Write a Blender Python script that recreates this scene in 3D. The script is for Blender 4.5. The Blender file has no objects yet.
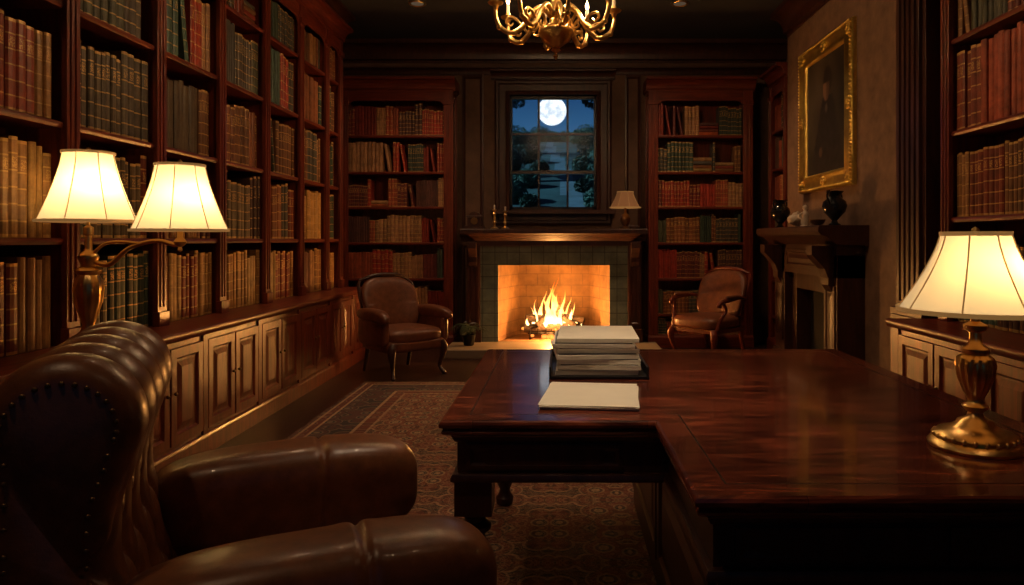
import bpy, bmesh, math, random
from mathutils import Matrix, Vector, noise
R=random.Random(7)
pi=math.pi
scene=bpy.context.scene
# ---------------------------------------------------------------- materials
def newmat(name):
    m=bpy.data.materials.new(name); m.use_nodes=True
    nt=m.node_tree; b=nt.nodes['Principled BSDF']
    return m,nt,b
def ramp(nt,stops,interp='LINEAR'):
    r=nt.nodes.new('ShaderNodeValToRGB'); r.color_ramp.interpolation=interp
    e=r.color_ramp.elements
    while len(e)<len(stops): e.new(.5)
    for i,(p,c) in enumerate(stops):
        e[i].position=p; e[i].color=(*c,1) if len(c)==3 else c
    return r
def texco(nt,scale=(1,1,1),rot=(0,0,0)):
    t=nt.nodes.new('ShaderNodeTexCoord'); m=nt.nodes.new('ShaderNodeMapping')
    m.inputs['Scale'].default_value=scale; m.inputs['Rotation'].default_value=rot
    nt.links.new(t.outputs['Object'],m.inputs[0]); return m.outputs[0]
def noisen(nt,vec,scale,detail=4,rough=.5,dist=0):
    n=nt.nodes.new('ShaderNodeTexNoise'); n.inputs['Scale'].default_value=scale
    n.inputs['Detail'].default_value=detail; n.inputs['Roughness'].default_value=rough
    n.inputs['Distortion'].default_value=dist
    nt.links.new(vec,n.inputs['Vector']); return n.outputs['Fac']
def bump(nt,b,h,strength,dist=.01):
    n=nt.nodes.new('ShaderNodeBump'); n.inputs['Strength'].default_value=strength; n.inputs['Distance'].default_value=dist
    nt.links.new(h,n.inputs['Height']); nt.links.new(n.outputs[0],b.inputs['Normal'])
def mth(nt,op,a,b=None,c=None):
    n=nt.nodes.new('ShaderNodeMath'); n.operation=op
    for i,v in enumerate((a,b,c)):
        if v is None: continue
        if isinstance(v,(int,float)): n.inputs[i].default_value=v
        else: nt.links.new(v,n.inputs[i])
    return n.outputs[0]
def mixc(nt,f,a,b):
    n=nt.nodes.new('ShaderNodeMix'); n.data_type='RGBA'
    for k,v in ((0,f),(6,a),(7,b)):
        if isinstance(v,(int,float)): n.inputs[k].default_value=v
        elif isinstance(v,tuple): n.inputs[k].default_value=(*v,1)
        else: nt.links.new(v,n.inputs[k])
    return n.outputs[2]
def wood(name,c1,c2,scale,rough=.35,coat=.2):
    m,nt,b=newmat(name); v=texco(nt,scale)
    n=noisen(nt,v,3,7,.6,.8); n2=noisen(nt,v,22,3,.6)
    r=ramp(nt,[(.3,c1),(.52,tuple((a+q)/2 for a,q in zip(c1,c2))),(.72,c2)]); nt.links.new(n,r.inputs[0])
    col=mixc(nt,mth(nt,'MULTIPLY',n2,.35),r.outputs[0],tuple(x*.35 for x in c1))
    nt.links.new(col,b.inputs['Base Color']); b.inputs['Roughness'].default_value=rough
    b.inputs['Coat Weight'].default_value=coat; b.inputs['Coat Roughness'].default_value=.2
    bump(nt,b,n2,.12,.004); return m
WD=((.085,.013,.006),(.29,.050,.018))
wood_v=wood('mahogany_vertical',*WD,(9,9,.9))
wood_h=wood('mahogany_horizontal',*WD,(.9,9,9))
wood_dk=wood('dark_walnut',(.028,.010,.007),(.090,.028,.016),(6,6,.9),.38,.1)
wood_fl=wood('floor_oak_dark',(.02,.009,.006),(.06,.025,.015),(8,.7,8),.35,.1)
def plain(name,c,rough=.5,metal=0,nscale=0,nstr=.1,var=0,emit=None,es=0,coat=0,dist=.005):
    m,nt,b=newmat(name); b.inputs['Base Color'].default_value=(*c,1)
    b.inputs['Roughness'].default_value=rough; b.inputs['Metallic'].default_value=metal
    b.inputs['Coat Weight'].default_value=coat
    if nscale:
        v=texco(nt); n=noisen(nt,v,nscale,5,.6); bump(nt,b,n,nstr,dist)
        if var:
            n3=noisen(nt,v,nscale*.15,4,.6)
            r=ramp(nt,[(.3,tuple(x*(1-var) for x in c)),(.7,tuple(min(1,x*(1+var)) for x in c))]); nt.links.new(n3,r.inputs[0])
            nt.links.new(r.outputs[0],b.inputs['Base Color'])
    if emit:
        b.inputs['Emission Color'].default_value=(*emit,1); b.inputs['Emission Strength'].default_value=es
    return m
leather=plain('brown_leather',(.165,.056,.021),.36,0,140,.25,.3,coat=.12,dist=.002)
leather2=plain('dark_brown_leather',(.17,.055,.025),.38,0,120,.2,.3,coat=.1,dist=.002)
brass=plain('aged_brass',(.88,.58,.22),.28,1,60,.15,.15)
nailm=plain('antique_nail_brass',(.22,.13,.06),.45,1)
gold=plain('gilt_gold',(.98,.60,.15),.35,1,45,.6,.3,dist=.01)
iron=plain('black_iron',(.015,.014,.013),.5,.7,60,.2)
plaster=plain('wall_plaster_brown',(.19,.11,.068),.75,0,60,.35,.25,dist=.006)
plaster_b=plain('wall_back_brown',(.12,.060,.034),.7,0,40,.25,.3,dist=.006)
ceilm=plain('ceiling_dark',(.035,.040,.050),.8,0,20,.1,.2)
black_cer=plain('black_glazed_ceramic',(.012,.012,.014),.15,0,10,.02)
white_cer=plain('ivory_ceramic',(.6,.5,.4),.4,0,20,.05)
stone=plain('hearth_stone',(.22,.17,.12),.45,0,12,.3,.3)
dark_brick=plain('near_black_firebrick',(.012,.010,.009),.9,0,20,.4,.3)
paper=plain('cream_paper',(.92,.86,.72),.7,0,30,.05,.05)
paper2=plain('grey_folder',(.30,.24,.17),.6,0,30,.05,.1)
blackleath=plain('black_tray',(.015,.013,.012),.35,0,60,.1)
def brickmat(name,c1,c2,mortar,bw,rh,rough,offs=.5,ms=.006):
    m,nt,b=newmat(name); t=nt.nodes.new('ShaderNodeTexCoord'); s=nt.nodes.new('ShaderNodeSeparateXYZ'); nt.links.new(t.outputs['Object'],s.inputs[0])
    c=nt.nodes.new('ShaderNodeCombineXYZ')
    u=mth(nt,'ADD',s.outputs[0],s.outputs[1]); nt.links.new(u,c.inputs[0]); nt.links.new(s.outputs[2],c.inputs[1])
    k=nt.nodes.new('ShaderNodeTexBrick'); nt.links.new(c.outputs[0],k.inputs[0]); k.offset=offs
    k.inputs['Scale'].default_value=1; k.inputs['Brick Width'].default_value=bw; k.inputs['Row Height'].default_value=rh
    k.inputs['Mortar Size'].default_value=ms; k.inputs['Color1'].default_value=(*c1,1); k.inputs['Color2'].default_value=(*c2,1); k.inputs['Mortar'].default_value=(*mortar,1)
    n=noisen(nt,t.outputs['Object'],7,5,.6); wr=ramp(nt,[(.3,(.6,)*3),(.7,(1.15,)*3)]); nt.links.new(n,wr.inputs[0])
    mx=nt.nodes.new('ShaderNodeMix'); mx.data_type='RGBA'; mx.blend_type='MULTIPLY'; mx.inputs[0].default_value=1
    nt.links.new(k.outputs[0],mx.inputs[6]); nt.links.new(wr.outputs[0],mx.inputs[7])
    nt.links.new(mx.outputs[2],b.inputs['Base Color']); b.inputs['Roughness'].default_value=rough
    bump(nt,b,mth(nt,'SUBTRACT',1,k.outputs[1]),.4,.004); return m
firebrick=brickmat('firebrick',(.27,.14,.055),(.23,.115,.045),(.17,.085,.035),.30,.15,.8)
tile=brickmat('green_slate_tile',(.20,.25,.20),(.15,.19,.155),(.05,.055,.05),.15,.15,.35,0,ms=.004)
def deskmat():
    m,nt,b=newmat('polished_desk_wood'); v=texco(nt,(.9,7,7)); 
    n=noisen(nt,v,2.2,8,.65,2.2); n2=noisen(nt,v,25,3,.6)
    t=texco(nt); k=nt.nodes.new('ShaderNodeTexBrick'); nt.links.new(t,k.inputs[0]); k.inputs['Scale'].default_value=1
    k.inputs['Brick Width'].default_value=.55; k.inputs['Row Height'].default_value=.17; k.inputs['Mortar Size'].default_value=.0010
    k.inputs['Color1'].default_value=(.72,.72,.72,1); k.inputs['Color2'].default_value=(1.35,1.35,1.35,1); k.inputs['Mortar'].default_value=(.4,.4,.4,1)
    r=ramp(nt,[(.32,(.022,.006,.005)),(.5,(.11,.024,.013)),(.66,(.32,.070,.030))]); nt.links.new(n,r.inputs[0])
    mx=nt.nodes.new('ShaderNodeMix'); mx.data_type='RGBA'; mx.blend_type='MULTIPLY'; mx.inputs[0].default_value=1
    nt.links.new(r.outputs[0],mx.inputs[6]); nt.links.new(k.outputs[0],mx.inputs[7])
    nt.links.new(mx.outputs[2],b.inputs['Base Color'])
    rr=ramp(nt,[(.3,(.14,)*3),(.7,(.26,)*3)]); nt.links.new(n2,rr.inputs[0]); nt.links.new(rr.outputs[0],b.inputs['Roughness'])
    b.inputs['Coat Weight'].default_value=.5; b.inputs['Coat Roughness'].default_value=.07
    bump(nt,b,n2,.04,.002); return m
deskwood=deskmat()
inlay=plain('dark_inlay',(.012,.006,.004),.3)
def bookmat():
    m,nt,b=newmat('book_bindings')
    a=nt.nodes.new('ShaderNodeAttribute'); a.attribute_name='Col'
    u=nt.nodes.new('ShaderNodeUVMap'); u.uv_map='UV'; s=nt.nodes.new('ShaderNodeSeparateXYZ'); nt.links.new(u.outputs[0],s.inputs[0])
    v=s.outputs[1]
    f=mth(nt,'FRACT',mth(nt,'ADD',mth(nt,'MULTIPLY',v,6),.5)); d=mth(nt,'ABSOLUTE',mth(nt,'SUBTRACT',f,.5))
    band=mth(nt,'LESS_THAN',d,.05)
    edge=mth(nt,'GREATER_THAN',mth(nt,'ABSOLUTE',mth(nt,'SUBTRACT',v,.5)),.465)
    t=texco(nt); n=noisen(nt,t,160,2); 
    inz=mth(nt,'MULTIPLY',mth(nt,'GREATER_THAN',v,.69),mth(nt,'LESS_THAN',v,.8))
    inu=mth(nt,'LESS_THAN',mth(nt,'ABSOLUTE',mth(nt,'SUBTRACT',s.outputs[0],.5)),.3)
    let=mth(nt,'MULTIPLY',mth(nt,'MULTIPLY',inz,inu),mth(nt,'GREATER_THAN',n,.5))
    g=mth(nt,'MULTIPLY',mth(nt,'MINIMUM',mth(nt,'ADD',mth(nt,'ADD',band,edge),let),1),a.outputs['Alpha'])
    n4=noisen(nt,t,14,5,.65)
    wr=ramp(nt,[(.3,(.6,)*3),(.7,(1.4,)*3)]); nt.links.new(n4,wr.inputs[0])
    mx=nt.nodes.new('ShaderNodeMix'); mx.data_type='RGBA'; mx.blend_type='MULTIPLY'; mx.inputs[0].default_value=1
    nt.links.new(a.outputs['Color'],mx.inputs[6]); nt.links.new(wr.outputs[0],mx.inputs[7])
    col=mixc(nt,mth(nt,'MULTIPLY',g,.8),mx.outputs[2],(.62,.38,.13)); nt.links.new(col,b.inputs['Base Color'])
    nt.links.new(mth(nt,'MULTIPLY',g,.5),b.inputs['Metallic']); b.inputs['Roughness'].default_value=.45
    bump(nt,b,mth(nt,'MULTIPLY',band,a.outputs['Alpha']),.5,.003); return m
bookm=bookmat()
def rugmat(hx,hy):
    m,nt,b=newmat('persian_rug_pile'); t=nt.nodes.new('ShaderNodeTexCoord'); s=nt.nodes.new('ShaderNodeSeparateXYZ'); nt.links.new(t.outputs['Object'],s.inputs[0])
    ax=mth(nt,'ABSOLUTE',s.outputs[0]); ay=mth(nt,'ABSOLUTE',s.outputs[1])
    d=mth(nt,'MINIMUM',mth(nt,'SUBTRACT',hx,ax),mth(nt,'SUBTRACT',hy,ay))
    c=nt.nodes.new('ShaderNodeCombineXYZ'); nt.links.new(mth(nt,'PINGPONG',ax,.35),c.inputs[0]); nt.links.new(mth(nt,'PINGPONG',ay,.35),c.inputs[1])
    vo=nt.nodes.new('ShaderNodeTexVoronoi'); vo.inputs['Scale'].default_value=8; nt.links.new(c.outputs[0],vo.inputs['Vector'])
    vr=ramp(nt,[(0,(.44,.29,.17)),(.18,(.035,.03,.035)),(.30,(.38,.24,.14)),(.38,(.17,.035,.022)),(.58,(.07,.022,.016)),(.66,(.34,.19,.11)),(.74,(.035,.02,.018))],'CONSTANT'); nt.links.new(vo.outputs['Distance'],vr.inputs[0])
    n=noisen(nt,c.outputs[0],20,3,.6,1.5); nr=ramp(nt,[(0,(.18,.055,.032)),(.46,(.42,.27,.16)),(.53,(.035,.022,.02))],'CONSTANT'); nt.links.new(n,nr.inputs[0])
    field=mixc(nt,.4,vr.outputs[0],nr.outputs[0])
    br=ramp(nt,[(0,(.05,.02,.015)),(.06,(.40,.25,.14)),(.09,(.10,.02,.015)),(.17,(.42,.28,.16)),(.20,(.03,.025,.03)),(.62,(.42,.28,.16)),(.66,(.13,.03,.02)),(.78,(.36,.23,.14)),(.81,(0,0,0))],'CONSTANT'); nt.links.new(mth(nt,'MULTIPLY',d,1.6),br.inputs[0])
    bord=mixc(nt,.33,br.outputs[0],vr.outputs[0])
    isf=mth(nt,'GREATER_THAN',d,.506)
    col=mixc(nt,isf,bord,field); nt.links.new(col,b.inputs['Base Color']); b.inputs['Roughness'].default_value=.95
    bump(nt,b,noisen(nt,t.outputs['Object'],300,2),.5,.004); return m
def shademat():
    m,nt,b=newmat('lit_linen_shade'); nt.nodes.remove(b); out=nt.nodes['Material Output']
    tr=nt.nodes.new('ShaderNodeBsdfTranslucent'); tr.inputs[0].default_value=(.066,.070,.054,1)
    df=nt.nodes.new('ShaderNodeBsdfDiffuse'); df.inputs[0].default_value=(.5,.38,.24,1)
    em=nt.nodes.new('ShaderNodeEmission'); em.inputs[0].default_value=(1,.72,.38,1); em.inputs[1].default_value=.32
    m1=nt.nodes.new('ShaderNodeMixShader'); m1.inputs[0].default_value=.4; nt.links.new(tr.outputs[0],m1.inputs[1]); nt.links.new(df.outputs[0],m1.inputs[2])
    a=nt.nodes.new('ShaderNodeAddShader'); nt.links.new(m1.outputs[0],a.inputs[0]); nt.links.new(em.outputs[0],a.inputs[1]); nt.links.new(a.outputs[0],out.inputs[0]); return m
shade=shademat()
shade_dim=plain('dim_tan_shade',(.3,.15,.07),.8,0,100,.2,emit=(1,.42,.14),es=.05)
bulbm=plain('glowing_bulb',(1,.8,.5),.5,emit=(1,.62,.28),es=14)
trimm=plain('shade_trim',(.35,.2,.08),.7,emit=(1,.5,.15),es=.15)
def flamemat():
    m,nt,b=newmat('flame'); nt.nodes.remove(b); out=nt.nodes['Material Output']
    t=nt.nodes.new('ShaderNodeTexCoord'); s=nt.nodes.new('ShaderNodeSeparateXYZ'); nt.links.new(t.outputs['Object'],s.inputs[0])
    h=mth(nt,'MULTIPLY',mth(nt,'SUBTRACT',s.outputs[2],.28),1.7)
    n=noisen(nt,t.outputs['Object'],9,3); hh=mth(nt,'ADD',h,mth(nt,'MULTIPLY',mth(nt,'SUBTRACT',n,.5),.7))
    r=ramp(nt,[(0,(1,.66,.26)),(.35,(1,.48,.11)),(.75,(1,.27,.03)),(1,(.9,.14,.01))]); nt.links.new(hh,r.inputs[0])
    em=nt.nodes.new('ShaderNodeEmission'); nt.links.new(r.outputs[0],em.inputs[0])
    st=ramp(nt,[(0,(1,)*3),(1,(.35,)*3)]); nt.links.new(hh,st.inputs[0]); nt.links.new(mth(nt,'MULTIPLY',st.outputs[0],5),em.inputs[1])
    tp=nt.nodes.new('ShaderNodeBsdfTransparent'); mx=nt.nodes.new('ShaderNodeMixShader')
    fr=ramp(nt,[(.3,(.15,)*3),(1,(.7,)*3)]); nt.links.new(hh,fr.inputs[0]); nt.links.new(fr.outputs[0],mx.inputs[0])
    nt.links.new(em.outputs[0],mx.inputs[1]); nt.links.new(tp.outputs[0],mx.inputs[2]); nt.links.new(mx.outputs[0],out.inputs[0]); return m
flame=flamemat()
ember=plain('glowing_ember',(.1,.03,.01),.9,0,30,.5,emit=(1,.25,.04),es=2)
bark=plain('charred_bark',(.04,.022,.013),.9,0,35,1,.4,dist=.02)
def glassm():
    m,nt,b=newmat('window_glass'); nt.nodes.remove(b); out=nt.nodes['Material Output']
    tp=nt.nodes.new('ShaderNodeBsdfTransparent'); g=nt.nodes.new('ShaderNodeBsdfGlossy'); g.inputs['Roughness'].default_value=.15
    mx=nt.nodes.new('ShaderNodeMixShader'); mx.inputs[0].default_value=.006
    nt.links.new(tp.outputs[0],mx.inputs[1]); nt.links.new(g.outputs[0],mx.inputs[2]); nt.links.new(mx.outputs[0],out.inputs[0]); return m
glass=glassm()
leafm=plain('night_foliage',(.035,.10,.07),.7,0,3,.1,.6)
leafd=plain('tree_silhouette_foliage',(.010,.028,.026),.7,0,3,.1,.6)  # shade put into the leaf colour so trees stand as silhouettes
grass=plain('garden_grass',(.025,.075,.075),.9,0,5,.5,.6)
path=plain('gravel_path',(.10,.17,.20),.9,0,12,.4,.3)
def moonm():
    m,nt,b=newmat('moon_surface'); v=texco(nt); n=noisen(nt,v,1.1,5,.6)
    r=ramp(nt,[(.38,(.55,.66,.78)),(.55,(.95,1,1))]); nt.links.new(n,r.inputs[0])
    nt.links.new(r.outputs[0],b.inputs['Emission Color']); b.inputs['Emission Strength'].default_value=1.1; b.inputs['Base Color'].default_value=(0,0,0,1); return m
# ---------------------------------------------------------------- geometry helpers
def empty(name,M=None):
    o=bpy.data.objects.new(name,None); scene.collection.objects.link(o)
    o.empty_display_size=.1
    if M is not None: o.matrix_world=M
    return o
def mk(name,bm,mats,parent=None,smooth=False,bevel=0,M=None,sub=0,recalc=True,ang=40):
    if recalc: bmesh.ops.recalc_face_normals(bm,faces=bm.faces)
    me=bpy.data.meshes.new(name); bm.to_mesh(me); bm.free()
    for m in (mats if isinstance(mats,(list,tuple)) else [mats]): me.materials.append(m)
    if smooth:
        me.polygons.foreach_set('use_smooth',[True]*len(me.polygons))
        me.set_sharp_from_angle(angle=math.radians(ang))
    o=bpy.data.objects.new(name,me); scene.collection.objects.link(o)
    if parent: o.parent=parent
    if M is not None: o.matrix_local=M
    if bevel:
        b=o.modifiers.new('Bevel','BEVEL'); b.width=bevel; b.segments=2; b.limit_method='ANGLE'; b.angle_limit=math.radians(50)
    return o
def B(): return bmesh.new()
def bx(bm,x0,x1,y0,y1,z0,z1,mi=0):
    v=[bm.verts.new((x,y,z)) for z in (z0,z1) for y in (y0,y1) for x in (x0,x1)]
    for f in ((0,1,3,2),(4,6,7,5),(0,4,5,1),(2,3,7,6),(0,2,6,4),(1,5,7,3)):
        bm.faces.new([v[i] for i in f]).material_index=mi
def lathe(bm,prof,c=(0,0,0),seg=32,mi=0,flute=None,phase=0):
    rings=[]
    for i,(r,z) in enumerate(prof):
        ring=[]
        for k in range(seg):
            a=2*pi*k/seg+phase; rr=r
            if flute and flute[0]<=z<=flute[1]: rr=r*(1-flute[3]*(.5+.5*math.cos(a*flute[2])))
            ring.append(bm.verts.new((c[0]+rr*math.cos(a),c[1]+rr*math.sin(a),c[2]+z)))
        rings.append(ring)
    for a,b in zip(rings,rings[1:]):
        for k in range(seg):
            bm.faces.new((a[k],a[(k+1)%seg],b[(k+1)%seg],b[k])).material_index=mi
    for ring,r in ((rings[0],prof[0][0]),(rings[-1],prof[-1][0])):
        if r>1e-4: bm.faces.new(ring).material_index=mi
def cr(pts,n=6):
    out=[]; P=[Vector(p) for p in pts]; P=[2*P[0]-P[1]]+P+[2*P[-1]-P[-2]]
    for i in range(1,len(P)-2):
        for k in range(n):
            t=k/n; a,b,c,d=P[i-1:i+3]
            out.append(.5*((2*b)+(c-a)*t+(2*a-5*b+4*c-d)*t*t+(3*b-a-3*c+d)*t**3))
    out.append(P[-2]); return out
def tube(bm,pts,rad,seg=10,n=6,mi=0,flat=1):
    P=cr(pts,n)
    rr=cr([(r,0,0) for r in (rad if isinstance(rad,(list,tuple)) else [rad]*len(pts))],n)
    rings=[]; up=Vector((0,0,1)); T0=(P[1]-P[0]).normalized()
    N=T0.cross(up)
    if N.length<.1: N=T0.cross(Vector((1,0,0)))
    N.normalize()
    for i,p in enumerate(P):
        T=(P[min(i+1,len(P)-1)]-P[max(i-1,0)]).normalized()
        N=(N-T*N.dot(T)).normalized(); Bn=T.cross(N); r=max(rr[i].x,.0005)
        rings.append([bm.verts.new(p+r*(math.cos(2*pi*k/seg)*N+flat*math.sin(2*pi*k/seg)*Bn)) for k in range(seg)])
    for a,b in zip(rings,rings[1:]):
        for k in range(seg): bm.faces.new((a[k],a[(k+1)%seg],b[(k+1)%seg],b[k])).material_index=mi
    bm.faces.new(rings[0]).material_index=mi; bm.faces.new(rings[-1]).material_index=mi
def sbox(bm,c,h,n=5,div=(10,10,10),fn=None,M=None,mi=0):
    """rounded, pillow-like box"""
    cache={}
    def V(p):
        k=tuple(round(q,5) for q in p)
        if k not in cache:
            q=Vector(p)/ (sum(abs(t)**n for t in p)**(1/n))
            w=Vector((q.x*h[0],q.y*h[1],q.z*h[2]))
            if fn: w=fn(w,q)
            if M: w=M@w
            cache[k]=bm.verts.new(w+Vector(c))
        return cache[k]
    for ax in range(3):
        a1,a2=[(1,2),(0,2),(0,1)][ax]
        for s in (-1,1):
            for i in range(div[a1]):
                for j in range(div[a2]):
                    q=[]
                    for di,dj in ((0,0),(1,0),(1,1),(0,1)):
                        p=[0,0,0]; p[ax]=s; p[a1]=-1+2*(i+di)/div[a1]; p[a2]=-1+2*(j+dj)/div[a2]; q.append(V(p))
                    bm.faces.new(q).material_index=mi
def rings(bm,poly,prof,mp=lambda u,v,h:(u,v,h),mis=None,cap0=False,cap1=True):
    """orthogonal CCW polygon, inward offset rings; prof=[(inset,height)]"""
    n=len(poly); rs=[]
    nr=[]
    for i in range(n):
        a=Vector(poly[i]); b=Vector(poly[(i+1)%n]); d=(b-a).normalized(); nr.append(Vector((-d.y,d.x)))
    for off,h in prof:
        rs.append([bm.verts.new(mp(poly[i][0]+off*(nr[i-1].x+nr[i].x),poly[i][1]+off*(nr[i-1].y+nr[i].y),h)) for i in range(n)])
    for j,(a,b) in enumerate(zip(rs,rs[1:])):
        for i in range(n):
            f=bm.faces.new((a[i],a[(i+1)%n],b[(i+1)%n],b[i])); f.material_index=mis[j] if mis else 0
    if cap0: bm.faces.new(rs[0])
    if cap1: bm.faces.new(rs[-1]).material_index=mis[-1] if mis else 0
def sweep(bm,prof,x0,x1,mi=0,y=0):
    """closed profile [(out,z)], out -> -y, along local x"""
    a=[bm.verts.new((x0,y-o,z)) for o,z in prof]; b=[bm.verts.new((x1,y-o,z)) for o,z in prof]; n=len(prof)
    for i in range(n): bm.faces.new((a[i],a[(i+1)%n],b[(i+1)%n],b[i])).material_index=mi
    bm.faces.new(a).material_index=mi; bm.faces.new(b).material_index=mi
def crown(z,h,o):
    p=[(0,z),(.012,z),(.012,z+.12*h),(o*.25,z+.16*h)]
    for k in range(6):
        t=k/5*pi/2; p.append((o*.25+o*.6*(1-math.cos(t)),z+.16*h+.62*h*math.sin(t)))
    p+=[(o,z+.8*h),(o,z+h),(0,z+h)]; return p
def panel(bm,x0,x1,z0,z1,y,t=.014,fr=.06,mi=0):
    rings(bm,[(x0,z0),(x1,z0),(x1,z1),(x0,z1)],[(0,0),(0,t),(fr,t),(fr+.012,t*.2),(fr+.025,t*.2),(fr+.06,t*.85)],lambda u,v,h:(u,y-h,v),[mi]*6)
def RZ(a): return Matrix.Rotation(a,4,'Z')
def TR(x,y,z): return Matrix.Translation((x,y,z))
# ---------------------------------------------------------------- books
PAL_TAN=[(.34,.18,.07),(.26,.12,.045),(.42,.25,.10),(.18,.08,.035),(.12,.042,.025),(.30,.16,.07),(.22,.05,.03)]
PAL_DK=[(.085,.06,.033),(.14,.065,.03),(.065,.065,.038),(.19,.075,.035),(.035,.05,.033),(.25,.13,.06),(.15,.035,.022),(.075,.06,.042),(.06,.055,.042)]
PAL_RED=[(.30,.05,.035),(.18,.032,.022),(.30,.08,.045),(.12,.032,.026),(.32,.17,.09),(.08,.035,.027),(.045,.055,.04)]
PAL_MIX=[(.30,.08,.045),(.18,.05,.03),(.08,.065,.045),(.34,.19,.10),(.13,.10,.06),(.07,.038,.027),(.30,.05,.03),(.06,.10,.075)]
def book(bm,x,z,w,h,d,yf,col,goldf,lean=0,flatlay=False):
    lum=sum(col)/3; col=tuple(max(.008,lum+(k-lum)*1.18) for k in col)
    cl=bm.loops.layers.float_color['Col']; uv=bm.loops.layers.uv['UV']
    bl=min(.012,w*.25); fp=[(0,.004),(.18,-.3*bl),(.5,-.5*bl),(.82,-.3*bl),(1,.004)]
    pts=[(u*w,yy) for u,yy in fp]+[(w,d),(0,d)]
    def P(a,b,t):
        if flatlay: return (x+t*1.0,yf+b,z+a)
        xx=a+ t*math.sin(lean); return (x+xx,yf+b,z+t*math.cos(lean))
    lo=[bm.verts.new(P(a,b,0)) for a,b in pts]; hi=[bm.verts.new(P(a,b,h)) for a,b in pts]; n=len(pts)
    for i in range(n):
        f=bm.faces.new((lo[i],lo[(i+1)%n],hi[(i+1)%n],hi[i])); sp=i<4
        us=(fp[i][0],fp[i+1][0],fp[i+1][0],fp[i][0]) if sp else (0,)*4
        for l,u,v in zip(f.loops,us,(0,0,1,1)):
            l[cl]=(*col,goldf if sp else 0); l[uv].uv=(u,v)
    for vs,pc in ((lo,(.1,.07,.04)),(hi,(.25,.19,.12))):
        f=bm.faces.new(vs)
        for l in f.loops: l[cl]=(*pc,0); l[uv].uv=(0,.5)
def newbooks():
    bm=B(); bm.loops.layers.float_color.new('Col'); bm.loops.layers.uv.new('UV'); return bm
def fill(bm,x0,x1,z,hmax,yf,depth,pal,wr=(.028,.06),full=.985,gp=.7,hr=(.66,.9)):
    x=x0+.006; hb=R.uniform(*hr)*hmax; c=R.choice(pal); run=0; g=1; w0=R.uniform(*wr)
    while True:
        if run<=0:
            run=R.choice([2,3,4,5,7,9]); c=R.choice(pal); hb=R.uniform(*hr)*hmax; g=1 if R.random()<gp else 0; w0=R.uniform(*wr)
        w=w0*R.uniform(.92,1.08)
        if x+w>x1-.008: break
        if R.random()<.010 and x+.25<x1:
            L=min(R.uniform(.2,.24),x1-x-.02); zz=z
            for _ in range(R.choice([2,3,4])):
                t=R.uniform(.03,.05); cc=R.choice(pal)
                book(bm,x,zz,t,L,depth*.7,yf+R.uniform(0,.02),tuple(k*R.uniform(.8,1.2) for k in cc),0,flatlay=True); zz+=t+.0005
            x+=L+.012; run=0; continue
        hh=min(hb*R.uniform(.97,1.03),hmax-.02); k=R.uniform(.75,1.25)
        book(bm,x,z,w,hh,min(depth,R.uniform(.17,.21)),yf+R.uniform(-.004,.014),tuple(q*k for q in c),g)
        x+=w+.0015; run-=1
        if R.random()>full and x1-x>.12:
            hh=hb*.95; ln=-.16
            x+=abs(math.sin(ln))*hh+.01
            if x+w<x1: book(bm,x,z,w*.8,hh,.18,yf,tuple(q*k for q in c),g,lean=ln); x+=w*.85+.02
            run=0
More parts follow.
